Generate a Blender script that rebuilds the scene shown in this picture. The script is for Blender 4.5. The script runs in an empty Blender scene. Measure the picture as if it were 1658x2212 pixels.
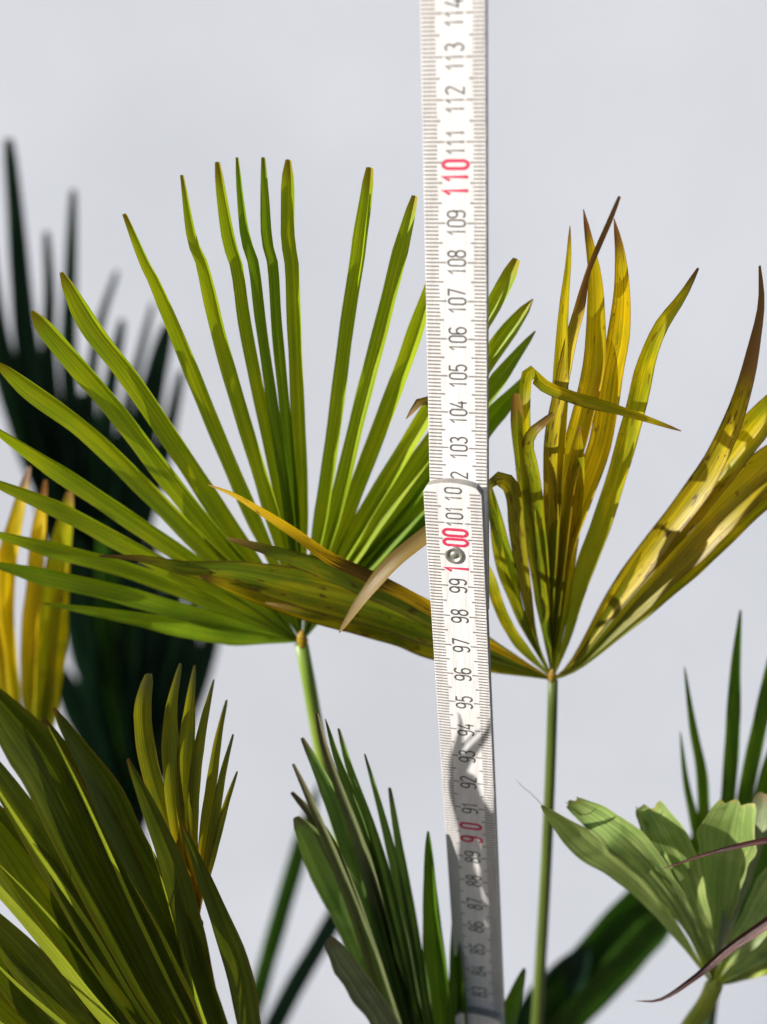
import bpy, bmesh, math, random
from mathutils import Vector, Matrix
random.seed(7)
sc = bpy.context.scene
COL = sc.collection

# ------------------------------------------------------------------ camera, light, exposure
CP, SP = 0.912, 0.410            # cos / sin of the camera pitch
n_ = math.hypot(CP, SP); CP /= n_; SP /= n_
CAM_H = 1.159                    # metres; 1 mark on the ruler = 1 cm of height
F_D = 2853.0                     # focal length, in pixels of a 1658 x 2212 view
cam_d = bpy.data.cameras.new('camera')
cam = bpy.data.objects.new('camera', cam_d); COL.objects.link(cam)
cam.location = (0, 0, CAM_H)
cam.rotation_euler = (math.pi/2 - math.atan2(SP, CP), 0, 0)
cam_d.sensor_fit = 'VERTICAL'; cam_d.sensor_height = 36.0; cam_d.sensor_width = 36.0
cam_d.lens = 36.0 * F_D / 2212.0
cam_d.clip_start = 0.01; cam_d.clip_end = 100
cam_d.dof.use_dof = True
cam_d.dof.focus_distance = 0.372
cam_d.dof.aperture_fstop = 6.8
sc.camera = cam

SUN_AZ, SUN_EL = math.radians(-107), math.radians(21)     # azimuth clockwise from +Y (view direction)
to_sun = Vector((math.sin(SUN_AZ)*math.cos(SUN_EL), math.cos(SUN_AZ)*math.cos(SUN_EL), math.sin(SUN_EL)))
sd = bpy.data.lights.new('sun', 'SUN'); sd.energy = 5.0; sd.angle = math.radians(0.5); sd.color = (1.0, 0.955, 0.88)
sun = bpy.data.objects.new('sun', sd); COL.objects.link(sun)
sun.rotation_euler = to_sun.to_track_quat('Z', 'Y').to_euler()
sun.location = (-1, -1, 3)
w = bpy.data.worlds.new('World'); sc.world = w; w.use_nodes = True
nt = w.node_tree; nt.nodes.clear()
sky = nt.nodes.new('ShaderNodeTexSky'); sky.sky_type = 'NISHITA'; sky.sun_disc = False
sky.sun_elevation = SUN_EL; sky.sun_rotation = SUN_AZ
bg = nt.nodes.new('ShaderNodeBackground'); bg.inputs['Strength'].default_value = 0.052
wo = nt.nodes.new('ShaderNodeOutputWorld')
nt.links.new(sky.outputs[0], bg.inputs[0]); nt.links.new(bg.outputs[0], wo.inputs[0])
vs_ = sc.view_settings
vs_.view_transform = 'Standard'; vs_.look = 'None'; vs_.gamma = 1.0; vs_.use_curve_mapping = False
vs_.exposure = 0.62

# ------------------------------------------------------------------ helpers
def at(x, y, Y):
    """point on the sight line of a view point (1658 x 2212 units) at ground distance Y (cm) -> metres"""
    a = (x-829.0)/F_D; b = (y-1106.0)/F_D
    d = Vector((a, -SP*b + CP, -CP*b - SP))
    k = (Y/100.0)/d.y
    return Vector((0, 0, CAM_H)) + d*k

def depth_of(p):                  # distance along the view axis, metres
    return p.y*CP - (p.z-CAM_H)*SP

def mesh_obj(name, verts, faces, mat, parent=None, smooth=True, uvs=None, origin=None):
    o0 = Vector(origin) if origin is not None else (parent['_o'] if parent is not None and '_o' in parent else (0, 0, 0))
    o0 = Vector(o0)
    me = bpy.data.meshes.new(name)
    me.from_pydata([tuple(Vector(v)-o0) for v in verts], [], faces)
    if uvs is not None:
        uv = me.uv_layers.new(name='UVMap')
        for lp in me.loops:
            uv.data[lp.index].uv = uvs[lp.vertex_index]
    if smooth:
        for p in me.polygons: p.use_smooth = True
    me.materials.append(mat)
    ob = bpy.data.objects.new(name, me); COL.objects.link(ob)
    if parent is not None:
        ob.parent = parent
        ob['_o'] = tuple(o0)
    else:
        ob.location = o0
    return ob

ROOTS = []
def thing(name, label, cat, loc, group=None):
    o = bpy.data.objects.new(name, None); COL.objects.link(o)
    o.location = loc; o.empty_display_size = 0.02
    o['label'] = label; o['category'] = cat
    if group: o['group'] = group
    o['_o'] = tuple(loc); ROOTS.append(o)
    return o

def catmull(pts, n):
    """points (tuples of any length) resampled to n samples by arc length of the first two coords"""
    P = [tuple(p) for p in pts]
    P = [tuple(2*a-b for a, b in zip(P[0], P[1]))] + P + [tuple(2*a-b for a, b in zip(P[-1], P[-2]))]
    dense = []
    for i in range(1, len(P)-2):
        p0, p1, p2, p3 = P[i-1:i+3]
        def tj(ti, a, b): return ti + max(1e-6, math.dist(a[:2], b[:2]))**0.5
        t0 = 0; t1 = tj(t0, p0, p1); t2 = tj(t1, p1, p2); t3 = tj(t2, p2, p3)
        for k in range(16):
            t = t1 + (t2-t1)*k/16
            def L(a, b, ta, tb): return tuple(((tb-t)*x+(t-ta)*y)/(tb-ta) for x, y in zip(a, b))
            A1 = L(p0, p1, t0, t1); A2 = L(p1, p2, t1, t2); A3 = L(p2, p3, t2, t3)
            B1 = L(A1, A2, t0, t2); B2 = L(A2, A3, t1, t3)
            dense.append(L(B1, B2, t1, t2))
    dense.append(P[-2])
    cum = [0]
    for a, b in zip(dense, dense[1:]): cum.append(cum[-1]+math.dist(a[:2], b[:2]))
    out = []; j = 0
    for i in range(n):
        s = cum[-1]*i/(n-1)
        while j < len(cum)-2 and cum[j+1] < s: j += 1
        f = (s-cum[j])/max(1e-9, cum[j+1]-cum[j]); f = min(1, max(0, f))
        out.append(tuple(a+(b-a)*f for a, b in zip(dense[j], dense[j+1])))
    return out

# ------------------------------------------------------------------ materials
def new_mat(name):
    m = bpy.data.materials.new(name); m.use_nodes = True
    m.node_tree.nodes.clear()
    return m, m.node_tree.nodes, m.node_tree.links

def rgb(h):                         # sRGB 0..255 -> linear
    return tuple(((c/255)/12.92 if c/255 <= .04045 else ((c/255+.055)/1.055)**2.4) for c in h) + (1,)

def leaf_mat(name, c1, c2, tip=None, tip_at=0.9, tip_w=0.06, spots=None, spot_amt=0.0, trans=0.4, tcol=None, rough=0.36, base=None, base_at=0.1, vein=0.85, spec=0.42, edge=None, edge_w=.05, band=None):
    """leaf tissue: fine veins along the blade, blotches between c1 and c2, burnt tip, spots; partly translucent"""
    m, N, L = new_mat(name)
    out = N.new('ShaderNodeOutputMaterial')
    uv = N.new('ShaderNodeUVMap')
    oi = N.new('ShaderNodeObjectInfo')
    sep = N.new('ShaderNodeSeparateXYZ'); L.new(uv.outputs[0], sep.inputs[0])
    def math_(op, a, b=None, c=None):
        n = N.new('ShaderNodeMath'); n.operation = op
        for i, v in enumerate((a, b, c)):
            if v is None: continue
            if isinstance(v, (int, float)): n.inputs[i].default_value = v
            else: L.new(v, n.inputs[i])
        return n.outputs[0]
    def mix(fac, a, b, bt='MIX'):
        n = N.new('ShaderNodeMix'); n.data_type = 'RGBA'; n.blend_type = bt
        if isinstance(fac, (int, float)): n.inputs[0].default_value = fac
        else: L.new(fac, n.inputs[0])
        for i, v in ((6, a), (7, b)):
            if isinstance(v, tuple): n.inputs[i].default_value = v
            else: L.new(v, n.inputs[i])
        return n.outputs[2]
    def ramp(v, lo, hi):
        n = N.new('ShaderNodeMapRange'); n.interpolation_type = 'SMOOTHSTEP'
        L.new(v, n.inputs[0]); n.inputs[1].default_value = lo; n.inputs[2].default_value = hi
        return n.outputs[0]
    comb = N.new('ShaderNodeCombineXYZ')
    L.new(math_('MULTIPLY', sep.outputs[0], 2.0), comb.inputs[0]); L.new(math_('MULTIPLY', sep.outputs[1], 7.0), comb.inputs[1])
    L.new(math_('MULTIPLY', oi.outputs['Random'], 50.0), comb.inputs[2])
    def noise(vec, scale, detail=3):
        n = N.new('ShaderNodeTexNoise'); n.inputs['Scale'].default_value = scale; n.inputs['Detail'].default_value = detail
        L.new(vec, n.inputs['Vector']); return n.outputs[0]
    blot = noise(comb.outputs[0], 1.3, 4)
    fac = ramp(math_('ADD', blot, math_('MULTIPLY', math_('SUBTRACT', oi.outputs['Random'], 0.5), 0.25)), 0.35, 0.65)
    col = mix(fac, rgb(c1), rgb(c2))
    # veins: noise drawn out along the blade
    cv = N.new('ShaderNodeCombineXYZ')
    L.new(math_('MULTIPLY', sep.outputs[0], 26.0), cv.inputs[0]); L.new(math_('MULTIPLY', sep.outputs[1], 1.2), cv.inputs[1])
    L.new(math_('MULTIPLY', oi.outputs['Random'], 31.0), cv.inputs[2])
    vn = noise(cv.outputs[0], 1.0, 6)
    vfac = ramp(vn, 0.34, 0.66)
    val = N.new('ShaderNodeHueSaturation')
    L.new(math_('ADD', 1.0-0.35*vein, math_('MULTIPLY', vfac, 0.7*vein)), val.inputs['Value'])
    L.new(col, val.inputs['Color']); col = val.outputs[0]
    if base is not None:
        col = mix(ramp(math_('ADD', sep.outputs[1], math_('MULTIPLY', math_('SUBTRACT', blot, .5), .1)), base_at*1.6, base_at*0.4), col, rgb(base))
    if edge is not None:
        em = math_('ABSOLUTE', math_('SUBTRACT', sep.outputs[0], 0.5))
        ef = ramp(math_('ADD', em, math_('MULTIPLY', math_('SUBTRACT', blot, .5), .12)), .5-edge_w, .5-edge_w*.4)
        col = mix(math_('MULTIPLY', ef, .8), col, rgb(edge))
    dry = None
    if band is not None:
        bv = math_('ADD', sep.outputs[1], math_('MULTIPLY', math_('SUBTRACT', vn, .5), .15))
        bf = math_('MULTIPLY', ramp(bv, band[0], band[0]+.05), ramp(bv, band[1]+.05, band[1]))
        col = mix(math_('MULTIPLY', bf, .9), col, rgb(band[2]))
    if spots is not None:
        sp = noise(comb.outputs[0], 3.1, 5)
        sf = math_('MULTIPLY', ramp(sp, 0.68-0.2*spot_amt, 0.70-0.2*spot_amt), 0.85)
        col = mix(sf, col, rgb(spots))
    if tip is not None:
        tv = math_('ADD', sep.outputs[1], math_('MULTIPLY', math_('SUBTRACT', vn, .5), .12))
        dry = ramp(tv, tip_at, tip_at+tip_w)
        col = mix(dry, col, rgb(tip))
    p = N.new('ShaderNodeBsdfPrincipled')
    L.new(col, p.inputs['Base Color']); p.inputs['Roughness'].default_value = rough
    p.inputs['Specular IOR Level'].default_value = spec
    bm_ = N.new('ShaderNodeBump'); bm_.inputs['Strength'].default_value = 0.6; bm_.inputs['Distance'].default_value = 0.0003
    L.new(vn, bm_.inputs['Height']); L.new(bm_.outputs[0], p.inputs['Normal'])
    t = N.new('ShaderNodeBsdfTranslucent')
    tc = N.new('ShaderNodeMix'); tc.data_type = 'RGBA'; tc.blend_type = 'MULTIPLY'; tc.inputs[0].default_value = 1.0
    L.new(col, tc.inputs[6]); tc.inputs[7].default_value = tcol or (1.35, 1.2, 0.45, 1)
    L.new(tc.outputs[2], t.inputs['Color'])
    ms = N.new('ShaderNodeMixShader')
    if dry is not None:
        L.new(math_('MULTIPLY', math_('SUBTRACT', 1.0, math_('MULTIPLY', dry, .6)), trans), ms.inputs[0])
    else:
        ms.inputs[0].default_value = trans
    L.new(p.outputs[0], ms.inputs[1]); L.new(t.outputs[0], ms.inputs[2]); L.new(ms.outputs[0], out.inputs[0])
    return m

def plain_mat(name, c, rough=0.6, metal=0.0, noise_scale=None, c2=None, bump=0.0, stretch=(1, 1, 1), spec=0.5):
    m, N, L = new_mat(name)
    out = N.new('ShaderNodeOutputMaterial'); p = N.new('ShaderNodeBsdfPrincipled')
    p.inputs['Roughness'].default_value = rough; p.inputs['Metallic'].default_value = metal
    p.inputs['Specular IOR Level'].default_value = spec
    p.inputs['Base Color'].default_value = c
    if noise_scale:
        tc = N.new('ShaderNodeTexCoord'); mp = N.new('ShaderNodeMapping'); mp.inputs['Scale'].default_value = stretch
        no = N.new('ShaderNodeTexNoise'); no.inputs['Scale'].default_value = noise_scale; no.inputs['Detail'].default_value = 5
        L.new(tc.outputs['Object'], mp.inputs[0]); L.new(mp.outputs[0], no.inputs['Vector'])
        mx = N.new('ShaderNodeMix'); mx.data_type = 'RGBA'
        mx.inputs[6].default_value = c; mx.inputs[7].default_value = c2 or c
        mr = N.new('ShaderNodeMapRange'); mr.inputs[1].default_value = .35; mr.inputs[2].default_value = .65
        L.new(no.outputs[0], mr.inputs[0]); L.new(mr.outputs[0], mx.inputs[0]); L.new(mx.outputs[2], p.inputs['Base Color'])
        if bump:
            b = N.new('ShaderNodeBump'); b.inputs['Strength'].default_value = bump; b.inputs['Distance'].default_value = 0.001
            L.new(no.outputs[0], b.inputs['Height']); L.new(b.outputs[0], p.inputs['Normal'])
    L.new(p.outputs[0], out.inputs[0])
    return m

M = {
 'green':  leaf_mat('fresh_green_leaf', (134,158,24), (152,168,26), tip=(144,130,28), tip_at=.93, tip_w=.08, trans=.36, base=(96,124,26), base_at=.12, edge=(150,160,60), edge_w=.03),
 'green2': leaf_mat('fresh_green_leaf_deep', (106,140,26), (126,152,26), trans=.36, tip=(124,124,30), tip_at=.95),
 'yellow': leaf_mat('yellowing_leaf', (190,172,12), (140,144,16), tip=(120,86,34), tip_at=.93, spots=(120,92,22), spot_amt=.1, trans=.52, base=(112,124,22), base_at=.34, edge=(104,76,24), edge_w=.05),
 'gold':   leaf_mat('golden_leaf', (204,174,14), (172,156,16), tip=(108,72,32), tip_at=.9, spots=(120,92,24), spot_amt=.1, trans=.5, base=(120,128,20), base_at=.3, edge=(120,86,24), edge_w=.05),
 'olive':  leaf_mat('olive_leaf', (160,156,16), (116,136,20), tip=(124,96,38), tip_at=.84, tip_w=.12, spots=(96,66,24), spot_amt=.35, trans=.46, edge=(96,68,26), edge_w=.07),
 'scorch': leaf_mat('scorched_leaf', (214,176,16), (200,164,18), tip=(150,104,50), tip_at=.95, spots=(120,80,24), spot_amt=.15, trans=.4, band=(.44,.60,(44,26,16))),
 'fold':   leaf_mat('folded_olive_leaf', (128,122,24), (104,104,26), tip=(112,92,44), tip_at=.58, tip_w=.1, spots=(84,58,26), spot_amt=.4, trans=.3, edge=(84,52,26), edge_w=.06),
 'rust':   leaf_mat('dry_twisted_leaf', (178,158,16), (140,132,20), tip=(150,108,60), tip_at=.70, tip_w=.1, spots=(84,54,26), spot_amt=.4, trans=.3, edge=(92,60,30), edge_w=.08),
 'purple': leaf_mat('dry_purple_brown_leaf', (84,48,44), (58,34,36), tip=(92,58,56), tip_at=.9, trans=.08, rough=.35, tcol=(1,.8,.8,1)),
 'pale':   leaf_mat('pale_green_leaf', (150,166,98), (126,150,82), tip=(150,142,70), tip_at=.975, tip_w=.03, spots=(150,150,104), spot_amt=.0, trans=.28, base=(150,160,40), base_at=.13, tcol=(1.1,1.2,.6,1), rough=.45, vein=1.0, edge=(176,180,124), edge_w=.025),
 'dusk':   leaf_mat('dark_green_leaf', (118,144,78), (92,122,60), tip=(118,108,86), tip_at=.95, tip_w=.04, trans=.2, tcol=(1.25,1.35,.5,1), rough=.5, edge=(140,146,110), edge_w=.03),
 'grey':   leaf_mat('dusty_grey_green_leaf', (132,140,108), (110,122,90), tip=(136,122,92), tip_at=.93, trans=.15, tcol=(1.1,1.2,.6,1), rough=.6, edge=(150,142,116), edge_w=.03),
 'greytip':leaf_mat('grey_shrivelled_leaf', (104,112,72), (92,98,64), tip=(96,92,66), tip_at=.8, tip_w=.15, trans=.15, rough=.65),
 'front':  leaf_mat('olive_green_leaf', (104,114,26), (84,98,22), tip=(140,92,50), tip_at=.975, tip_w=.02, trans=.17, tcol=(1.4,1.3,.45,1), vein=.8, edge=(120,96,34), edge_w=.03),
 'sunlit':   leaf_mat('painted_sunlit_leaf', (156,168,44), (146,160,38), trans=.3, tcol=(1.2,1.2,.5,1), vein=.5),  # sunlit bands of the olive leaf, the sunlight put into a lighter colour
 'olive2': leaf_mat('young_olive_leaf', (108,118,42), (124,128,32), tip=(116,120,72), tip_at=.85, tip_w=.12, trans=.42, base=(176,150,12), base_at=.3, edge=(120,96,40), edge_w=.05),
 'deep':   leaf_mat('deep_green_leaf', (62,98,22), (78,112,24), trans=.3, tip=(70,80,40), tip_at=.95),
 'shade':  leaf_mat('painted_shade_leaf', (38,62,50), (26,46,34), trans=.16, rough=.6, tcol=(1,1.2,.7,1), spec=.12),  # shade on the far leaves put into a near-black green
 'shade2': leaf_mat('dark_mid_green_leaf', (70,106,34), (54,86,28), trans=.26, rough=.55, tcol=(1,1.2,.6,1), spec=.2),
 'stalk':  leaf_mat('green_stalk', (130,152,60), (112,138,50), trans=0.0, vein=.45, rough=.4),
 'stalk2': leaf_mat('olive_stalk', (88,104,40), (76,92,38), trans=0.0, vein=.5, rough=.4),
 'stalkd': leaf_mat('dark_stalk', (44,64,36), (40,56,32), trans=0.0, vein=.4, rough=.5),
 'stalky': leaf_mat('yellow_green_stalk', (146,156,50), (124,142,44), trans=0.0, vein=.5, rough=.4),
 'hast':   leaf_mat('hastula', (176,146,30), (130,96,34), trans=.1, vein=.6, rough=.5),
}
M['wall'] = plain_mat('white_render', (.79, .835, .955, 1), rough=.9, noise_scale=3.2, c2=(.70, .745, .855, 1), bump=.1, spec=.2)  # noise mottling in the colour stands in for soft light and shade patches
M['soil'] = plain_mat('soil', (.16, .13, .10, 1), rough=.95, noise_scale=30, c2=(.09, .07, .05, 1), bump=.6, spec=.1)
M['paint'] = plain_mat('white_ruler_paint', (.82, .805, .81, 1), rough=.5, noise_scale=60, c2=(.72, .70, .70, 1), bump=.2, stretch=(12, 12, 1), spec=.35)
M['edge'] = plain_mat('bare_wood_edge', (.42, .39, .36, 1), rough=.7, noise_scale=300, c2=(.30, .275, .25, 1), spec=.2)
M['print'] = plain_mat('black_print', (.085, .085, .085, 1), rough=.6)
M['tick'] = plain_mat('grey_print', (.20, .185, .175, 1), rough=.6)
M['red'] = plain_mat('red_print', (.62, .04, .11, 1), rough=.5)
M['steel'] = plain_mat('rivet_steel', (.50, .50, .45, 1), rough=.4, metal=.75)

# ------------------------------------------------------------------ setting: ground and wall
def box(name, x0, x1, y0, y1, z0, z1, mat):
    v = [(x, y, z) for z in (z0, z1) for y in (y0, y1) for x in (x0, x1)]
    f = [(0,2,3,1), (4,5,7,6), (0,1,5,4), (2,6,7,3), (0,4,6,2), (1,3,7,5)]
    return mesh_obj(name, v, f, mat, smooth=False)
g = mesh_obj('ground', [(-8,-8,0), (8,-8,0), (8,8,0), (-8,8,0)], [(0,1,2,3)], M['soil'], smooth=False)
g['kind'] = 'structure'
wl = box('wall', -4, 4, 1.10, 1.30, -0.02, 3.0, M['wall'])
wl['kind'] = 'structure'

# ------------------------------------------------------------------ palm leaves
def width_profile(v, vs, tp, te, p):
    a = min(1.0, v/vs) if vs > 0 else 1.0
    if v > tp:
        q = (1-v)/(1-tp)
        a *= te + (1-te)*(max(0.0, q)**p)
    return a

def leaflet(parent, pts, w, mat, Yf, N, vs=.45, tp=.75, te=.08, p=.75, fold=.38, cx=0.0, twist=0.0, ns=34, name='leaflet', wm=1.0, wob=.02, label=None, w0=2.0, bow=0.12, fl=None, fr=None, wav=.35, dY=0.0, jag=0.0):
    """one pleat: hub -> tip; V-shaped in section; pts (x, y[, Y])"""
    P = []
    for q in pts:
        P.append((q[0], q[1], q[2] if len(q) > 2 else Yf(q[0], q[1])))
    C = catmull(P, ns)
    q1, q2 = random.uniform(0, 6.28), random.uniform(0, 6.28)
    C = [(x, y, Y + dY*min(1, 3*i/ns) + wav*(i/ns)*math.sin(5.5*i/ns+q1) + .4*wav*(i/ns)*math.sin(14*i/ns+q2)) for i, (x, y, Y) in enumerate(C)]
    pos = [at(*c) for c in C]
    N0 = Vector(N).normalized()
    half = [-1, -.62, -.28]
    S = half + [cx, cx] + [-h for h in reversed(half)]
    S = [s if abs(s) > .999 else (s*(1+cx) + cx if s < 0 and i < 3 else (s*(1-cx)+cx if i > 4 else cx)) for i, s in enumerate(S)]
    verts = []; uvs = []; faces = []
    JG = [random.uniform(-.6, 1) for _ in range(8)]; JG[4] = JG[3]
    ph = random.uniform(0, 6.28); ph2 = random.uniform(0, 6.28)
    for i in range(ns):
        v = i/(ns-1)
        T = (pos[min(ns-1, i+1)] - pos[max(0, i-1)]).normalized()
        side = T.cross(N0)
        if side.length < 1e-4: side = Vector((1, 0, 0))
        side.normalize(); nn = side.cross(T).normalized()
        tw = twist(v) if callable(twist) else twist*v
        if tw:
            R = Matrix.Rotation(tw, 3, T); side = R @ side; nn = R @ nn
        hw = (w0*max(0, 1-v*6) + wm*w*width_profile(v, vs, tp, te, p))*0.5 * depth_of(pos[i])/F_D
        hw *= 1 + wob*math.sin(v*23+ph) + wob*math.sin(v*41+ph2)
        fo = fold*(1-.35*max(0, (v-.8)/.2))
        for k, s in enumerate(S):
            e = abs(s-cx)/(1+abs(cx))
            if fl is None: d = fo*hw*(e - .5)
            else: d = hw*((fl if s < cx else fr)*abs(s-cx) - .4)
            d -= bow*hw*math.sin(math.pi*min(1, e))
            jg = T*(hw*jag*JG[k]) if (jag and i >= ns-2) else Vector((0, 0, 0))
            verts.append(pos[i] + side*(s*hw) + nn*d + jg)
            uvs.append(((s+1)/2, v))
        if i:
            a = (i-1)*8; b = i*8
            for k in (0, 1, 2, 4, 5, 6):
                faces.append((a+k, a+k+1, b+k+1, b+k))
    ob = mesh_obj(name, verts, faces, M[mat], parent, uvs=uvs)
    if label: ob['label'] = label
    return ob

def tube(parent, name, pts3, radii, mat, flat=0.8, n=10):
    verts = []; faces = []; uvs = []
    K = len(pts3)
    ref = Vector((1, 0, 0))
    for i, p in enumerate(pts3):
        T = (pts3[min(K-1, i+1)] - pts3[max(0, i-1)]).normalized()
        a = (ref - T*ref.dot(T)).normalized(); b = T.cross(a)
        for k in range(n):
            an = 2*math.pi*k/n
            verts.append(p + a*math.cos(an)*radii[i] + b*math.sin(an)*radii[i]*flat)
            uvs.append((k/n, i/(K-1)))
        if i:
            for k in range(n):
                faces.append(((i-1)*n+k, (i-1)*n+(k+1) % n, i*n+(k+1) % n, i*n+k))
    faces.append(tuple(range(n-1, -1, -1))); faces.append(tuple((K-1)*n+k for k in range(n)))
    return mesh_obj(name, verts, faces, M[mat], parent, uvs=uvs)

def petiole(parent, pts, w_top, w_bot, mat, base):
    """pts (x, y, Y) from the hub down; then on to its base on the ground (metres)"""
    P3 = [at(*q) for q in pts]
    b = Vector(base); last = P3[-1]; d = (last-P3[-2]).normalized()
    L = (b-last).length
    c1 = last + d*L*.35; c2 = b + Vector((0, 0, L*.4))
    ctrl = [tuple(p) for p in P3]
    dense = catmull(ctrl, 14) if len(ctrl) > 2 else [tuple(P3[0].lerp(P3[-1], t/6)) for t in range(7)]
    dense = [Vector(q) for q in dense]
    for k in range(1, 15):
        t = k/14
        dense.append((1-t)**3*last + 3*(1-t)**2*t*c1 + 3*(1-t)*t*t*c2 + t**3*b)
    n = len(dense)
    z = depth_of(P3[0])
    rad = [(w_top + (w_bot-w_top)*(i/(n-1)))*0.5*z/F_D for i in range(n)]
    return tube(parent, 'petiole', dense, rad, mat)

def hastula(parent, x, y, Y, r, mat='hast'):
    """small pointed lip where the pleats meet the stalk"""
    c = at(x, y, Y); s = depth_of(c)/F_D*r
    verts = []; faces = []; uvs = []
    prof = [(-1.0, .25), (-.6, .7), (-.1, .95), (.35, .85), (.75, .5), (1.05, .12)]
    for i, (h, q) in enumerate(prof):
        for k in range(10):
            an = 2*math.pi*k/10
            verts.append(c + Vector((math.cos(an)*q*s*.75*(1+.12*math.sin(3*an+i)), math.sin(an)*q*s*.5, h*s*1.3)))
            uvs.append((k/10, i/5))
        if i:
            for k in range(10):
                faces.append(((i-1)*10+k, (i-1)*10+(k+1) % 10, i*10+(k+1) % 10, i*10+k))
    faces.append(tuple(range(9, -1, -1))); faces.append(tuple(50+k for k in range(10)))
    return mesh_obj('hastula', verts, faces, M[mat], parent, uvs=uvs)

GRP = 'fan palm leaves around the ruler'
def build_leaf(label, hub, Yf, N, specs, base, group=GRP, dflt=None, name='palm_leaf'):
    root = thing(name, label, 'palm leaf', base, group)
    for s in specs:
        s = dict(s); pts = s.pop('pts')
        kw = dict(dflt or {}); kw.update(s)
        j = 5
        h = (hub[0]+random.uniform(-j, j)*.6, hub[1]+random.uniform(-j, j)*.5)
        n = kw.pop('N', N)
        leaflet(root, [h]+pts, kw.pop('w'), kw.pop('mat'), Yf, n, **kw)
    return root

# --- the big green fan left of the ruler
def YA(x, y):
    r = math.hypot(x-652, y-1385)
    return 38.4 + 0.0022*(x-652) - 1.2*(r/900)**2
A = [
 dict(pts=[(520,1372),(400,1352),(280,1330),(95,1303)], w=46, mat='green2', tp=.45, p=.8),
 dict(pts=[(520,1350),(400,1318),(250,1276),(120,1246),(-40,1212)], w=44, mat='green2', tp=.8),
 dict(pts=[(540,1335),(430,1285),(280,1228),(130,1188),(-60,1138)], w=40, mat='green'),
 dict(pts=[(540,1318),(420,1252),(270,1172),(130,1098),(-70,1018)], w=42, mat='green'),
 dict(pts=[(545,1300),(440,1225),(300,1130),(150,1030),(-60,893)], w=44, mat='green'),
 dict(pts=[(560,1285),(470,1205),(340,1075),(190,930),(60,835),(-8,780)], w=46, mat='green', tp=.9, p=.5),
 dict(pts=[(565,1270),(490,1185),(370,1035),(250,880),(150,765),(70,672)], w=48, mat='green', tp=.93, p=.5, te=.2),
 dict(pts=[(580,1255),(515,1160),(400,985),(285,815),(200,705),(134,588)], w=48, mat='green', tp=.9, p=.6, te=.2),
 dict(pts=[(600,1230),(545,1105),(470,930),(395,745),(332,600),(318,575),(270,462)], w=36, mat='green', tp=.72, p=.8, te=.3),
 dict(pts=[(620,1230),(582,1080),(530,910),(478,730),(436,560),(420,525),(394,378)], w=35, mat='green', tp=.72, p=.8, te=.25),
 dict(pts=[(635,1230),(607,1060),(570,890),(532,700),(512,565),(500,530),(482,430),(471,350)], w=30, mat='green', tp=.86, p=.6, te=.4),
 dict(pts=[(640,1230),(620,1060),(594,890),(566,700),(548,560),(534,520),(521,430),(513,340)], w=25, mat='green2', tp=.8, te=.25),
 dict(pts=[(646,1230),(634,1060),(618,890),(600,700),(590,560),(580,525),(574,430),(570,340)], w=25, mat='green2', tp=.85, te=.4),
 dict(pts=[(654,1230),(653,1060),(646,890),(638,700),(632,560),(625,520),(624,430),(624,345)], w=32, mat='green', tp=.93, p=.5, te=.4),
 dict(pts=[(676,1230),(704,1060),(728,890),(752,700),(776,545),(780,510),(792,430),(800,362)], w=32, mat='green', tp=.9, p=.5, te=.5),
 dict(pts=[(690,1230),(737,1060),(778,890),(822,720),(852,600),(862,560),(880,490),(897,423)], w=34, mat='green', tp=.88, p=.6, te=.4),
 dict(pts=[(705,1230),(770,1060),(820,930),(880,770),(920,650),(945,575),(980,500)], w=36, mat='green'),
 dict(pts=[(720,1240),(790,1110),(870,980),(960,830),(1060,670),(1090,615),(1117,560)], w=36, mat='green', tp=.93, p=.4, te=.5),
 dict(pts=[(730,1250),(815,1120),(905,995),(1000,860),(1062,765),(1110,700),(1152,646)], w=40, mat='green', tp=.9, p=.6),
 dict(pts=[(735,1262),(830,1145),(920,1030),(1010,915),(1062,840),(1110,775),(1157,715)], w=36, mat='green2', tp=.85),
 dict(pts=[(735,1275),(830,1175),(920,1075),(1010,975),(1062,905),(1110,850),(1152,797)], w=42, mat='green2', tp=.85),
 dict(pts=[(700,1320),(760,1250),(850,1180),(930,1110),(1000,1040)], w=40, mat='deep', tp=.7),
]
rootA = build_leaf('large fresh green fan leaf with long parallel fingers, its stalk behind the grey-green leaf', (652,1388), YA, (-0.22,-1,0.12), A, (0.035,.47,0), dflt=dict(vs=.27, fold=1.0, bow=.1, wm=1.0))
petiole(rootA, [(652,1392,38.4),(668,1475,38.6),(690,1600,39.2),(735,1800,40.2),(800,2050,41.5)], 30, 48, 'stalk', (0.035,.47,0))
hastula(rootA, 653, 1382, 37.9, 17)

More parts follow.
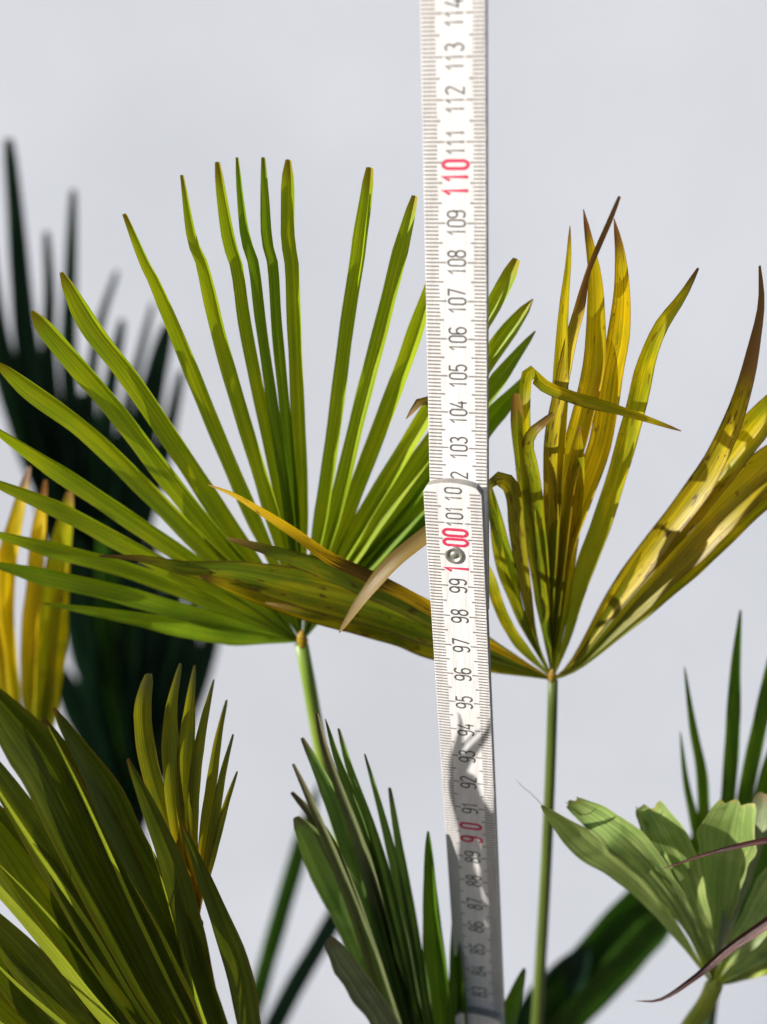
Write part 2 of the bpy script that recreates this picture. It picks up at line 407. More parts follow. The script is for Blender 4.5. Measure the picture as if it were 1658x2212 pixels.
# --- the yellowing leaf right of the ruler; its left pleats pass behind the ruler
def YB(x, y):
    r = math.hypot(x-1195, y-1467)
    return 36.8 - 1.0*max(0, (1195-x))/900 - 0.6*(r/800)**2 + 0.0012*max(0, x-1195)
B = [
 # pleats reaching left behind the ruler, in front of the green fan
 dict(pts=[(1060,1400),(930,1328),(800,1268),(716,1236),(614,1200),(545,1178),(491,1163)], w=44, mat='olive', tp=.6, N=(-.1,-.75,.6)),
 dict(pts=[(1060,1410),(930,1352),(768,1300),(614,1262),(512,1238),(409,1230),(307,1207),(215,1201)], w=74, mat='olive', tp=.55, te=.06, p=1.3, N=(-.1,-.75,.6)),
 dict(pts=[(1060,1424),(930,1384),(768,1335),(640,1308),(530,1276),(432,1243)], w=58, mat='yellow', tp=.6, N=(-.1,-.75,.6)),
 dict(pts=[(1060,1436),(930,1402),(848,1370),(742,1345),(665,1324),(573,1302)], w=36, mat='olive', tp=.6, N=(-.1,-.75,.6)),
 dict(pts=[(1060,1392,35.9),(930,1312,35.4),(793,1240,34.7),(716,1205,34.3),(640,1152,34.2),(560,1101,34.4),(500,1066,34.7),(450,1047,35)], w=30, mat='scorch', tp=.6, te=.05),
 dict(pts=[(1160,1390),(1135,1260),(1118,1140),(1112,1075),(1100,1044,36.0),(1080,1036,35.6),(1058,1052,35.1),(1000,1098,34.9),(920,1158,34.5),(850,1215,34.1),(790,1285,33.9),(733,1367,33.9)], w=30, mat='fold', tp=.85, te=.1, vs=.3, ns=60, twist=lambda v: 1.5*min(1, max(0, (v-.42)/.12)) if v < .54 else 1.5-1.1*min(1, (v-.54)/.1)),
 dict(pts=[(1150,1380),(1118,1310),(1085,1225),(1066,1110),(1052,1040)], w=20, mat='yellow', vs=.3),
 dict(pts=[(1145,1415),(1110,1370),(1080,1310),(1058,1240),(1040,1190)], w=22, mat='yellow', vs=.3),
 dict(pts=[(1135,1350),(1095,1200),(1040,1030),(965,915),(918,862),(878,905)], w=26, mat='olive', tp=.85, vs=.4),
 # upright pleats
 dict(pts=[(1172,1300),(1155,1180),(1132,1020),(1120,920),(1116,850)], w=26, mat='olive', tp=.9, te=.5, p=.5),
 dict(pts=[(1175,1300),(1160,1180),(1140,1020),(1134,900),(1140,812),(1150,800,35.2),(1170,828,35.0),(1245,860,34.9),(1332,884,34.9),(1398,905,35),(1472,931,35)], w=23, mat='yellow', tp=.8, vs=.3, ns=54),
 dict(pts=[(1180,1300),(1170,1180),(1156,1040),(1142,960),(1150,935,35.4),(1175,912,35.2),(1196,893,35.2)], w=24, mat='olive', tp=.85, te=.3, vs=.4),
 dict(pts=[(1186,1300),(1188,1180),(1200,1000),(1211,859),(1214,756),(1220,654),(1229,562),(1232,488)], w=34, mat='yellow', tp=.55, te=.05),
 dict(pts=[(1192,1300),(1196,1180),(1190,1010),(1195,930),(1214,833),(1229,756),(1250,674),(1266,598,35.6),(1291,536,35.3),(1316,480,35.2),(1339,424,35.3)], w=26, mat='rust', tp=.6, te=.2, ns=54, twist=lambda v: 1.2*max(0, (v-.72)/.1) if v < .82 else 1.2-.9*(v-.82)/.18),
 dict(pts=[(1200,1300),(1205,1180),(1222,1040),(1250,935),(1270,859),(1286,782),(1289,680),(1286,593),(1273,516),(1261,452)], w=40, mat='gold', tp=.72, te=.04),
 dict(pts=[(1206,1300),(1218,1180),(1262,1060),(1297,961),(1311,884),(1322,808),(1337,731),(1345,628),(1339,536),(1327,472)], w=42, mat='gold', tp=.75, te=.04),
 dict(pts=[(1212,1300),(1228,1190),(1240,1080),(1250,980),(1252,920)], w=34, mat='yellow', tp=.8),
 dict(pts=[(1225,1380),(1262,1235),(1301,1130),(1345,990),(1357,946),(1378,869),(1398,782),(1429,705),(1475,639),(1509,579)], w=36, mat='yellow', tp=.72, te=.12),
 # pleats to the right
 dict(pts=[(1229,1440),(1321,1304),(1424,1166),(1526,1028),(1577,925),(1608,833),(1628,746),(1644,654),(1641,574)], w=44, mat='rust', tp=.52, te=.16, twist=lambda v: 1.1*max(0, (v-.6)/.4)),
 dict(pts=[(1235,1440),(1345,1288),(1450,1150),(1570,1000),(1650,900),(1770,760)], w=56, mat='yellow', vs=.5, N=(-.4,-1,.4)),
 dict(pts=[(1240,1442),(1330,1352),(1430,1240),(1540,1120),(1658,1010),(1800,880)], w=74, mat='gold', vs=.5, N=(-.25,-1,.25)),
 dict(pts=[(1240,1448),(1330,1370),(1430,1275),(1540,1165),(1658,1055),(1800,930)], w=56, mat='yellow', vs=.5, N=(-.4,-1,.4)),
]
rootB = build_leaf('yellowing fan leaf with scorched, bent and broken fingers on a thin upright stalk', (1195,1467), YB, (-0.42,-1,0.10), B, (0.11,.44,0), dflt=dict(vs=.28, fold=.4, wm=1.22))
petiole(rootB, [(1195,1470,36.9),(1193,1560,37.1),(1186,1750,37.6),(1176,1950,38.2),(1160,2212,39.0)], 22, 40, 'stalk2', (0.11,.44,0))
hastula(rootB, 1193, 1460, 36.5, 13)

# --- broad pale leaf at the lower right
def YE(x, y):
    return 34.6 + 0.004*(x-1541) - 0.0016*(2130-y) + .000003*(x-1541)**2
Es = [
 dict(pts=[(1475,2030),(1383,1915),(1270,1822),(1172,1740)], w=62, mat='pale', vs=.75, tp=.8, te=.1),
 dict(pts=[(1515,2050),(1470,1960),(1395,1858),(1318,1786),(1236,1732)], w=74, mat='pale', vs=.7, tp=.72, te=.4, p=.8),
 dict(pts=[(1530,2055),(1508,1975),(1472,1880),(1440,1812),(1404,1745)], w=86, mat='pale', vs=.75, tp=.8, te=.55, p=.8),
 dict(pts=[(1500,1990),(1440,1870),(1408,1800),(1388,1765),(1374,1741)], w=26, mat='pale', vs=.8, tp=.6, te=.03),
 dict(pts=[(1440,1930),(1330,1815),(1262,1765),(1222,1732)], w=20, mat='pale', vs=.8, tp=.6, te=.03),
 dict(pts=[(1545,2050),(1552,1990),(1560,1880),(1575,1800),(1592,1735)], w=100, mat='pale', vs=.8, tp=.82, te=.6, p=.8),
 dict(pts=[(1555,2060),(1570,2000),(1597,1900),(1628,1800),(1652,1715)], w=44, mat='grey', vs=.6, tp=.85, te=.4, p=.5),
 dict(pts=[(1562,2085),(1592,2050),(1640,1985),(1700,1910),(1775,1830)], w=92, mat='pale', vs=.7),
 dict(pts=[(1570,2108),(1600,2085),(1660,2040),(1730,1990),(1800,1930)], w=80, mat='pale', vs=.7),
 dict(pts=[(1570,2120),(1605,2105),(1660,2078),(1740,2035),(1810,1995)], w=56, mat='stalky', vs=.6),
]
rootE = build_leaf('broad pale green fan leaf with blunt notched fingers on a thick yellow-green stalk', (1543,2130), YE, (-0.45,-1,0.30), Es, (0.17,.40,0), dflt=dict(fold=.34, bow=.04, wm=1.24, jag=.42, wav=.6, wob=.03))
petiole(rootE, [(1543,2128,34.6),(1530,2160,34.7),(1495,2212,35.0),(1430,2320,35.6)], 40, 52, 'stalky', (0.17,.40,0))
hastula(rootE, 1546, 2132, 34.2, 16, 'stalky')
tube(rootE, 'fibre', [at(1175,1742,33.6), at(1150,1716,33.5), at(1130,1700,33.4), at(1115,1684,33.4)], [.00012,.0001,.00008,.00004], 'pale', n=5)

# --- withered leaf whose thin dark fingers hang over the pale one
def YS(x, y): return 31.2 + 0.001*(x-1540)
S_ = [
 dict(pts=[(1760,1812),(1658,1815),(1526,1845),(1475,1862),(1430,1877)], w=14, mat='purple', vs=.05, tp=.5),
 dict(pts=[(1790,1900),(1658,1992),(1577,2048),(1500,2112),(1424,2160),(1373,2162)], w=27, mat='purple', vs=.05, tp=.4, te=.03, fold=.6),
]
rootS = build_leaf('withered leaf with thin purple-brown fingers hanging in front of the pale leaf', (1880,1840), YS, (-.2,-1,.3), S_, (0.22,.36,0))
petiole(rootS, [(1880,1840,31.5),(1885,1920,31.8),(1880,2050,32.2)], 20, 40, 'stalkd', (0.22,.36,0))

# --- deep green leaf behind the pale one
def YF(x, y): return 39.5 + 0.002*(x-1560)
Fs = [
 dict(pts=[(1515,1850),(1500,1775),(1482,1690),(1470,1580)], w=26, mat='deep', tp=.5),
 dict(pts=[(1525,1880),(1520,1775),(1515,1670),(1496,1567),(1479,1440)], w=28, mat='deep', tp=.6),
 dict(pts=[(1560,1880),(1570,1740),(1580,1600),(1588,1440),(1600,1318)], w=36, mat='deep', tp=.7, te=.15),
 dict(pts=[(1585,1880),(1606,1730),(1625,1630),(1650,1515),(1668,1420),(1690,1330)], w=40, mat='deep'),
 dict(pts=[(1600,1900),(1630,1780),(1660,1660),(1700,1520)], w=44, mat='deep'),
 dict(pts=[(1600,1980),(1632,1880),(1668,1760),(1720,1620)], w=60, mat='shade2'),
]
rootF = build_leaf('deep green leaf with narrow upright fingers rising behind the pale broad leaf', (1550,2080), YF, (.25,-1,.1), Fs, (0.20,.46,0), dflt=dict(vs=.4, fold=.5))
petiole(rootF, [(1550,2085,39.6),(1540,2150,39.8),(1520,2300,40.2)], 24, 44, 'stalkd', (0.20,.46,0))

# --- grey-green leaf at the bottom, beside the ruler
def YG(x, y):
    return 34.4 - 0.0012*(2500-y) + 0.001*(x-900)
Gs = [
 dict(pts=[(905,2340),(841,2184),(793,2041),(716,1890),(672,1810),(642,1766)], w=76, mat='dusk', tp=.82, te=.2, p=.6, cx=.25, vs=.5, fl=.3, fr=.9),
 dict(pts=[(900,2320),(825,2120),(760,1930),(716,1826),(680,1762),(633,1711)], w=36, mat='greytip', tp=.85, te=.3),
 dict(pts=[(900,2320),(815,2080),(745,1900),(701,1795),(662,1705),(635,1650)], w=24, mat='greytip', tp=.8, te=.3),
 dict(pts=[(915,2320),(848,2143),(805,1990),(768,1862),(727,1744),(682,1647),(654,1594)], w=40, mat='dusk', tp=.78, te=.2, cx=.3),
 dict(pts=[(920,2320),(860,2140),(819,1960),(778,1815),(732,1693),(701,1606),(686,1542)], w=30, mat='greytip', tp=.7, te=.25),
 dict(pts=[(930,2320),(880,2150),(844,2015),(803,1851),(768,1733),(732,1641),(704,1553)], w=34, mat='dusk', tp=.7),
 dict(pts=[(935,2320),(895,2150),(862,2000),(830,1880),(798,1774),(757,1657),(733,1574)], w=30, mat='dusk', tp=.7, te=.2),
 dict(pts=[(945,2320),(905,2150),(880,2000),(850,1850),(814,1713),(789,1629)], w=26, mat='dusk', tp=.6, te=.15),
 dict(pts=[(950,2320),(920,2150),(890,1980),(864,1830),(843,1702)], w=22, mat='dusk', tp=.7, te=.3),
 dict(pts=[(950,2330),(893,2200),(850,2090),(820,1990),(800,1900)], w=34, mat='deep', tp=.7),
 dict(pts=[(968,2330),(952,2180),(938,2020),(930,1900),(926,1796)], w=48, mat='deep', tp=.55, te=.1),
 dict(pts=[(985,2330),(990,2200),(986,2080),(980,1975)], w=36, mat='deep', tp=.6),
 dict(pts=[(1040,2330),(1085,2220),(1108,2165),(1134,2092)], w=36, mat='deep', tp=.7, te=.15),
 dict(pts=[(930,2340,33.0),(865,2245,32.4),(815,2165,32.1),(757,2082,32),(716,2024,32)], w=72, mat='grey', tp=.85, te=.25, p=.5, fold=.3, wob=.05),
]
rootG = build_leaf('dusty grey-green leaf with crowded upright fingers and shrivelled tips, beside the ruler', (985,2480), YG, (-.15,-1,.15), Gs, (0.06,.37,0), dflt=dict(vs=.5, fold=.75, wm=1.28, fl=.35, fr=1.5))
petiole(rootG, [(985,2478,34.4),(990,2560,34.6),(1000,2700,34.9)], 30, 44, 'stalkd', (0.06,.37,0))

# --- large foreground leaf, lower left
def YH(x, y):
    return 29.6 + 0.0012*(x-300) + 0.0005*(y-1900)
NH = (1.0,-1,.6)
def Hp(*p): return list(p)
Hs = [
 dict(pts=[(560,2480),(500,2340),(450,2194),(409,2015),(373,1877),(327,1759),(276,1640)], w=46, mat='front', tp=.72, te=.1, cx=.45, fl=.2, fr=1.6),
 dict(pts=[(575,2440),(537,2212),(512,2092),(476,1990),(430,1872),(393,1778)], w=42, mat='front', tp=.65, te=.06, cx=.5, fl=.2, fr=1.8),
 dict(pts=[(540,2440),(470,2230),(379,2010),(307,1875),(266,1795),(220,1698),(169,1616),(115,1529)], w=54, mat='front', tp=.8, te=.1, cx=.7, fl=.2, fr=2.8),
 dict(pts=[(530,2440),(420,2212),(379,2140),(302,1964),(246,1836),(169,1682),(97,1553)], w=50, mat='front', tp=.78, te=.06, cx=.6, fl=.2, fr=3.0),
 dict(pts=[(500,2420),(348,2153),(277,2020),(192,1862),(90,1662),(0,1534),(-60,1450)], w=80, mat='front', tp=.85, cx=.62, fl=.25, fr=3.0),
 dict(pts=[(490,2430),(310,2195),(222,2046),(120,1867),(0,1684),(-100,1545)], w=58, mat='front', cx=-.1, fold=.5),
 dict(pts=[(480,2440),(283,2205),(196,2066),(92,1922),(0,1795),(-120,1645)], w=70, mat='front', cx=.55, fl=.25, fr=3.0),
 dict(pts=[(480,2450),(262,2225),(165,2090),(74,1970),(0,1872),(-130,1720)], w=56, mat='front', cx=0, fold=.5),
 dict(pts=[(480,2470),(228,2215),(115,2075),(0,1938),(-120,1800)], w=52, mat='sunlit', N=(-.75,-1,.3), fl=.1, fr=.1, dY=-1.5),
 dict(pts=[(480,2480),(195,2235),(100,2130),(0,2015),(-120,1890)], w=62, mat='front', fold=.5),
 dict(pts=[(480,2500),(160,2250),(70,2160),(0,2085),(-120,1970)], w=60, mat='front', cx=.6, fl=.25, fr=3.0),
 dict(pts=[(470,2520),(130,2270),(40,2190),(-60,2100),(-160,2010)], w=56, mat='front', fold=.5),
 dict(pts=[(470,2540),(110,2310),(0,2225),(-100,2150)], w=44, mat='sunlit', N=(-.7,-1,.3), fl=.1, fr=.1, dY=-1.5),
 dict(pts=[(520,2430),(405,2205),(372,2140),(288,1964),(232,1836),(165,1690),(104,1568)], w=13, mat='sunlit', N=(-.7,-1,.3), fl=.1, fr=.1, dY=-.9, tp=.6),  # narrow strips added along sunlit pleats; their brightness is painted
 dict(pts=[(530,2430),(440,2205),(395,2060),(352,1910),(318,1800)], w=9, mat='sunlit', N=(-.7,-1,.3), fl=.1, fr=.1, dY=-.6, tp=.5),
 dict(pts=[(490,2440),(262,2180),(165,2050),(60,1930),(-20,1850)], w=10, mat='sunlit', N=(-.7,-1,.3), fl=.1, fr=.1, dY=-1.3),
 dict(pts=[(495,2430),(307,2194),(205,2025),(77,1836),(0,1716),(-60,1620)], w=17, mat='sunlit', N=(-.7,-1,.3), fl=.1, fr=.1, dY=-1.1),
 dict(pts=[(480,2500),(60,2150),(0,2092),(-60,2030)], w=14, mat='sunlit', N=(-.7,-1,.3), fl=.1, fr=.1, dY=-1.6),
]
rootH = build_leaf('large dark olive fan leaf with strongly pleated fingers sweeping up from the lower left', (620,2640), YH, NH, [ {k:v for k,v in h.items() if k!='Yo'} for h in Hs], (-0.02,.36,0), dflt=dict(vs=.5, fold=.4, bow=.05, wm=1.3))
petiole(rootH, [(620,2636,30.3),(640,2760,30.7),(660,2900,31.3)], 40, 60, 'stalk2', (-0.02,.36,0))

# --- small upright olive leaf behind it
def YI(x, y): return 30.75 - .004*(x-410)
Is = [
 dict(pts=[(410,1900),(368,1795),(346,1734),(318,1631),(308,1529),(321,1456)], w=40, mat='olive2', tp=.85, te=.4, p=.5),
 dict(pts=[(415,1900),(394,1850),(379,1759),(367,1631),(369,1529),(390,1433)], w=42, mat='olive2', tp=.7, te=.15, N=(.7,-1,0)),
 dict(pts=[(420,1900),(406,1850),(399,1759),(399,1631),(408,1529),(421,1437)], w=42, mat='olive2', tp=.7, te=.1, N=(.75,-1,0)),
 dict(pts=[(425,1900),(417,1785),(423,1657),(441,1554),(462,1468)], w=26, mat='olive2', tp=.7, te=.15),
 dict(pts=[(432,1900),(436,1836),(454,1708),(472,1590),(490,1512)], w=25, mat='olive2', tp=.65, te=.2),
 dict(pts=[(436,1910),(441,1887),(461,1785),(481,1672),(504,1586)], w=22, mat='olive2', tp=.6, te=.2),
 dict(pts=[(438,1930),(446,1905),(461,1836),(486,1744),(513,1666)], w=20, mat='olive2', tp=.6, te=.2),
]
rootI = build_leaf('small upright olive leaf with seven short fingers rising behind the large dark leaf', (430,1990), YI, (.38,-1,-.05), Is, (-0.03,.42,0), dflt=dict(vs=.45, fold=.5))
petiole(rootI, [(430,1992,30.7),(432,2060,31.1),(440,2200,31.6),(460,2400,32.6)], 20, 36, 'stalk2', (-0.03,.42,0))

# --- yellow leaf at the left edge
def YJ(x, y): return 43.0 + .002*(x-80)
Js = [
 dict(pts=[(40,1560),(15,1334),(20,1206),(41,1104),(64,1008)], w=34, mat='gold', tp=.75, te=.2),
 dict(pts=[(66,1560),(66,1360),(77,1257),(87,1135),(99,1037)], w=30, mat='gold', tp=.8, te=.2),
 dict(pts=[(92,1560),(106,1360),(119,1257),(138,1155),(152,1062)], w=42, mat='yellow', tp=.8, te=.3),
 dict(pts=[(24,1560),(-8,1360),(-16,1247),(-10,1110)], w=36, mat='gold', tp=.8),
 dict(pts=[(104,1560),(128,1400),(136,1300),(150,1180)], w=32, mat='yellow', tp=.7),
]
rootJ = build_leaf('bright yellow upright leaf standing behind the green fan fingers', (78,1680), YJ, (-.3,-1,.1), Js, (-0.16,.50,0), dflt=dict(vs=.3, fold=.4, wm=1.3))
petiole(rootJ, [(78,1682,43),(82,1760,43.2),(95,2000,44)], 24, 40, 'stalk2', (-0.16,.50,0))

# --- dark leaves out of focus behind
BG = 'dark leaves before the white wall'
def YK(x, y): return 85 + .003*(x-200)
NK = (.75,-1,-.1)
Ks = [
 dict(pts=[(215,1300),(110,960),(61,782),(42,603),(31,449),(18,300)], w=66, tp=.5),
 dict(pts=[(225,1300),(165,1000),(146,780),(150,620),(154,516),(158,410)], w=46, tp=.6),
 dict(pts=[(220,1300),(130,980),(104,782),(106,628),(100,500)], w=44, tp=.6),
 dict(pts=[(235,1300),(200,1000),(195,830),(215,700),(253,585)], w=36, tp=.6),
 dict(pts=[(240,1300),(225,1050),(228,900),(245,790),(264,690)], w=50, tp=.7),
 dict(pts=[(250,1300),(252,1050),(268,900),(298,780),(330,655)], w=34, tp=.6),
 dict(pts=[(260,1300),(275,1080),(310,900),(340,780),(362,700)], w=86, tp=.7),
 dict(pts=[(205,1300),(80,1000),(10,800),(-20,640),(-30,480)], w=70, tp=.6),
 dict(pts=[(230,1300),(180,1080),(170,950),(180,850)], w=80, tp=.7),
 dict(pts=[(215,1350),(130,1150),(90,1000),(60,850)], w=80, tp=.7),
 dict(pts=[(262,1350),(300,1150),(350,980),(392,800)], w=50, tp=.7),
]
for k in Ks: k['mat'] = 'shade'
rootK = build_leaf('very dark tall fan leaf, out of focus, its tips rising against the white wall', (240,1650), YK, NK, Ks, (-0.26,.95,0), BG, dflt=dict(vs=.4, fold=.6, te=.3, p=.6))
petiole(rootK, [(240,1655,85),(245,1800,85.2),(250,2100,86)], 30, 40, 'stalkd', (-0.26,.95,0))
def YL(x, y): return 80 + .003*(x-200)
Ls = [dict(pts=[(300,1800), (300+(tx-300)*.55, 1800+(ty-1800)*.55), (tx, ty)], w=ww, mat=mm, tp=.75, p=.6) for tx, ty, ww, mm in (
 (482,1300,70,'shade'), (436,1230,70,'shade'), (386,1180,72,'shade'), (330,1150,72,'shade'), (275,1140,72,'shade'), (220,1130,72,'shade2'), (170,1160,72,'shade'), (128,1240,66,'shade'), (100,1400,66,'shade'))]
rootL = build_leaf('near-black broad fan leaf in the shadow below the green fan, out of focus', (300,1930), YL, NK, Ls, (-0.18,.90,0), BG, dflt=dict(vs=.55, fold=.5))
petiole(rootL, [(300,1935,80),(295,2050,80.3),(290,2200,81)], 30, 40, 'stalkd', (-0.18,.90,0))
def YM(x, y): return 52 + .004*(x-1200)
Ms = [
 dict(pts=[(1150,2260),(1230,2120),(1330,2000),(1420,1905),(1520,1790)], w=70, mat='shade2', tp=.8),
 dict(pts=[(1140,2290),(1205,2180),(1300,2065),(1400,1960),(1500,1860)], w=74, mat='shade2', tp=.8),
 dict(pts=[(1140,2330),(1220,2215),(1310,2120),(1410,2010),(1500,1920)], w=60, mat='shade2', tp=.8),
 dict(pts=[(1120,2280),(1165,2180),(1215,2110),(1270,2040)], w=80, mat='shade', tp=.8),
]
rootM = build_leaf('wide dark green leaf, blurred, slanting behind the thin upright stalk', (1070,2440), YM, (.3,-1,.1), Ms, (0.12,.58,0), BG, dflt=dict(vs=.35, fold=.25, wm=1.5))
petiole(rootM, [(1070,2445,52),(1062,2520,52.2),(1058,2620,52.6)], 30, 40, 'stalkd', (0.12,.58,0))
def YN(x, y): return 62 + .004*(x-600)
Ns = [
 dict(pts=[(505,2330),(537,2212),(578,2066),(645,1836),(690,1690)], w=48, mat='shade2', tp=.85),
 dict(pts=[(530,2330),(590,2212),(640,2117),(716,1990),(790,1850)], w=58, mat='shade', tp=.85),
]
rootN = build_leaf('dark leaf with two long blurred fingers slanting behind the grey-green leaf', (440,2520), YN, (.6,-1,.1), Ns, (-0.08,.68,0), BG, dflt=dict(vs=.25, fold=.4))
petiole(rootN, [(440,2525,62),(432,2600,62.2),(428,2700,62.6)], 30, 40, 'stalkd', (-0.08,.68,0))

# ------------------------------------------------------------------ folding ruler
def cam_to_world(v): return Vector((v[0], -v[1]*SP + v[2]*CP, -v[1]*CP - v[2]*SP))
def frame(up, nor, pos):
    u = cam_to_world(up).normalized(); n = cam_to_world(nor); n = (n-u*n.dot(u)).normalized()
    x = u.cross(n)
    return x, u, n, cam_to_world(pos)/100 + Vector((0, 0, CAM_H))
FU = frame((-.031,-.933,-.357), (-.241,.354,-.904), (1.855,-6.40,33.90)) + (108,)
FL = frame((-.072,-.877,-.474), (-.269,.475,-.838), (2.48,7.32,39.57)) + (93,)
W = 1.6; TH = 0.30
def shifted(F, dn, t0=None):
    return (F[0], F[1], F[2], F[3]+F[2]*dn/100, F[4])
def loc(F, x, t, n=0.0):            # x, n in cm; t = mark
    return F[3] + F[0]*(x/100) + F[1]*((t-F[4])/100) + F[2]*(n/100)

base_pt = loc(FL, 0, 0.3); base_pt.z = 0
ruler = thing('folding_ruler', 'white folding ruler with black and red centimetre numbers standing between the palm leaves', 'ruler', base_pt)

def segment(F, ta, tb):
    """rounded-end bar, bevelled"""
    out = []
    hw = W/2; r = .16; sag = .17
    def end(t, sgn):
        pts = []
        for k in range(13):
            x = -hw + W*k/12
            y = -sag*(x/hw)**2
            if abs(x) > hw-r:
                y -= r*(1-math.sqrt(max(0, 1-((abs(x)-(hw-r))/r)**2)))*.9
            pts.append((x, t+sgn*y))
        return pts
    out = end(tb, 1) + list(reversed(end(ta, -1)))
    bm = bmesh.new()
    fr = [bm.verts.new(loc(F, x, t, 0)-base_pt) for x, t in out]
    bk = [bm.verts.new(loc(F, x, t, -TH)-base_pt) for x, t in out]
    n = len(out)
    bm.faces.new(list(reversed(fr))); bm.faces.new(bk)
    for i in range(n): bm.faces.new((fr[i], fr[(i+1) % n], bk[(i+1) % n], bk[i]))
    bmesh.ops.recalc_face_normals(bm, faces=bm.faces)
    ed = [e for e in bm.edges if len(e.link_faces) == 2 and e.calc_face_angle(0) > 1.0]
    bmesh.ops.bevel(bm, geom=ed, offset=.0002, segments=2, affect='EDGES', profile=.6)
    me = bpy.data.meshes.new('segment'); bm.to_mesh(me); bm.free()
    me.materials.append(M['paint']); me.materials.append(M['edge'])
    for pl in me.polygons:
        if abs(pl.normal.dot(F[2])) < .3: pl.material_index = 1
    ob = bpy.data.objects.new('segment', me); COL.objects.link(ob); ob.parent = ruler; ob['_o'] = tuple(base_pt)
    return ob

def arc(cx, cy, rx, ry, a0, a1, n=12):
    return [(cx+rx*math.cos(math.radians(a0+(a1-a0)*i/n)), cy+ry*math.sin(math.radians(a0+(a1-a0)*i/n))) for i in range(n+1)]
GL = {
 '0': [(arc(.2,.78,.2,.22,0,180)+arc(.2,.22,.2,.22,180,360), True)],
 '1': [([(.02,.74),(.2,1.0),(.2,0)], False)],
 '2': [(arc(.2,.77,.2,.23,165,-25,14)+[(0,0),(.42,0)], False)],
 '3': [(arc(.19,.77,.18,.23,150,-80,12)+arc(.19,.27,.21,.27,80,-155,14), False)],
 '4': [([(.26,1.0),(0,.28),(.44,.28)], False), ([(.32,.52),(.32,0)], False)],
 '5': [([(.38,1.0),(.06,1.0),(.03,.54)]+arc(.2,.3,.21,.3,115,-150,14), False)],
 '6': [(arc(.21,.28,.21,.28,0,360,20)[:-1], True), ([(0,.30),(.0,.68)]+arc(.21,.76,.21,.24,170,30,8), False)],
 '7': [([(0,1.0),(.42,1.0),(.14,0)], False)],
 '8': [(arc(.21,.77,.18,.23,0,360,18)[:-1], True), (arc(.21,.27,.21,.27,0,360,18)[:-1], True)],
 '9': [(arc(.21,.72,.21,.28,0,360,20)[:-1], True), ([(.42,.70),(.42,.32)]+arc(.21,.24,.21,.24,-10,-150,8), False)],
}
def ribbon(pts, closed, hw):
    n = len(pts); V = []; Fc = []
    for i in range(n):
        a = pts[(i-1) % n] if (closed or i) else None
        b = pts[(i+1) % n] if (closed or i < n-1) else None
        p = pts[i]
        d1 = (p[0]-a[0], p[1]-a[1]) if a else None; d2 = (b[0]-p[0], b[1]-p[1]) if b else None
        def nrm(d):
            l = math.hypot(*d) or 1; return (-d[1]/l, d[0]/l)
        n1 = nrm(d1) if d1 else nrm(d2); n2 = nrm(d2) if d2 else n1
        mx, my = n1[0]+n2[0], n1[1]+n2[1]; l = math.hypot(mx, my) or 1; mx /= l; my /= l
        k = hw/max(.55, mx*n1[0]+my*n1[1])
        V.append((p[0]+mx*k, p[1]+my*k)); V.append((p[0]-mx*k, p[1]-my*k))
    for i in range(n if closed else n-1):
        j = (i+1) % n
        Fc.append((2*i, 2*i+1, 2*j+1, 2*j))
    return V, Fc

LIFT = 0.006
def number(F, seg, t, digits, offs, h, hw, mat):
    """digits read upwards along the ruler; offs = offset of each digit's middle from the mark (cm)"""
    verts = []; faces = []
    xb = W*(.655-.5) + (h-.45)*.5
    for ch, o in zip(digits, offs):
        gw = .2
        for pts, closed in GL[ch]:
            xs = .74 if mat == 'red' else .88
            V, Fc = ribbon([((a-.2)*xs+.2, b_) for a, b_ in pts], closed, hw/h)
            b = len(verts)
            # glyph x runs up the ruler, glyph y to the left
            for gx, gy in V:
                verts.append(loc(F, xb - gy*h, t + o + (gx-gw)*h, LIFT))
            faces += [tuple(b+i for i in f) for f in Fc]
    return mesh_obj('number', verts, faces, M[mat], seg, smooth=False)

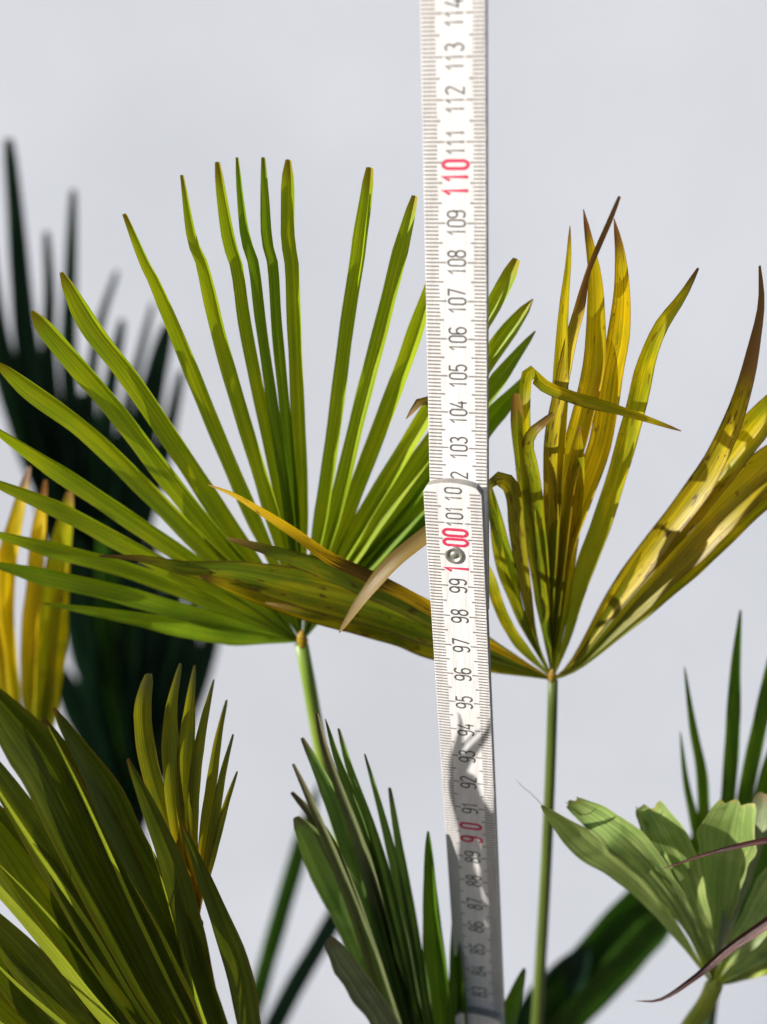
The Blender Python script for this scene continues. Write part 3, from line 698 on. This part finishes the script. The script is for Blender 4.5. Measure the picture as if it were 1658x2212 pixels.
def marks(F, seg, t0, t1, skip=()):
    verts = []; faces = []
    def bar(x0, x1, t, hw):
        b = len(verts)
        for x, tt in ((x0, t-hw), (x1, t-hw), (x1, t+hw), (x0, t+hw)):
            verts.append(loc(F, x, tt, LIFT*.8))
        faces.append((b, b+1, b+2, b+3))
    e = W/2-.012
    i0, i1 = round(t0*10), round(t1*10)
    for i in range(i0, i1+1):
        t = i/10; j = random.uniform(-.008, .008)
        if i % 10 == 0:
            wide = (i//10) % 10 == 0
            bar(-e, -.5*W+.375*W-(.06 if not wide else .12), t, .0205)
            bar(-.5*W+.69*W+(.0 if not wide else .08), e, t, .0205)
        elif i % 5 == 0:
            bar(-e, -W/2+.29*W+j, t, .0215); bar(W/2-.26*W+j, e-.01, t, .0215)
        else:
            bar(-e, -W/2+.227*W+j, t, .0205); bar(W/2-.20*W+j, e-.02, t, .0205)
    ob = mesh_obj('scale_marks', verts, faces, M['tick'], seg, smooth=False)
    return ob

def numbers(F, seg, lo, hi, only=None):
    for t in range(lo, hi+1):
        s = str(t)
        if t % 10 == 0:
            if t == 100: number(F, seg, t, '100', (-.43, .40, .70), .66, .044, 'red')
            elif len(s) == 3: number(F, seg, t, s, (-.19, .15, .45), .64, .042, 'red')
            else: number(F, seg, t, s, (-.27, .27), .64, .042, 'red')
        elif len(s) == 3:
            number(F, seg, t, s, (0, .22, .44) if t == 101 else (-.21, -.0, .22), .45, .022, 'print')
        else:
            number(F, seg, t, s, (-.125, .125), .47, .024, 'print')

def rivet(F, t, n=0.0):
    prof = [(.00, .055), (.04, .052), (.08, .035), (.115, .005), (.135, .01), (.15, .035), (.18, .05), (.215, .05), (.24, .03), (.255, .0), (.258, -.03)]
    verts = []; faces = []; K = 28
    for i, (r, h) in enumerate(prof):
        for k in range(K):
            a = 2*math.pi*k/K
            verts.append(loc(F, 1.12*r*math.cos(a)-.03, t+1.12*r*math.sin(a), h+n))
        if i:
            for k in range(K):
                faces.append(((i-1)*K+k, i*K+k, i*K+(k+1) % K, (i-1)*K+(k+1) % K))
    return mesh_obj('rivet', verts, faces, M['steel'], ruler)

F3 = shifted(FL, TH+.01)
F4 = shifted(FL, 0.0); 
sU = segment(FU, 97.85, 122.1); marks(FU, sU, 102.0, 119.9); numbers(FU, sU, 102, 119)
sL = segment(FL, 77.9, 102.22)
marks(FL, sL, 82.0, 101.9)
numbers(FL, sL, 82, 101)
number(FL, sL, 102, '10', (-.22, .0), .45, .022, 'print')
rivet(FL, 100.0)
sB = segment(F3, 57.9, 82.25); marks(F3, sB, 62, 81.6); numbers(F3, sB, 62, 81); rivet(F3, 80.0)
sC = segment(FL, 37.9, 62.0); sD = segment(F3, 17.9, 42.0); sE = segment(FL, 0.5, 22.0)
rivet(F3, 60.0); rivet(F3, 40.0); rivet(F3, 20.0)

for o in list(bpy.data.objects):
    if '_o' in o: del o['_o']
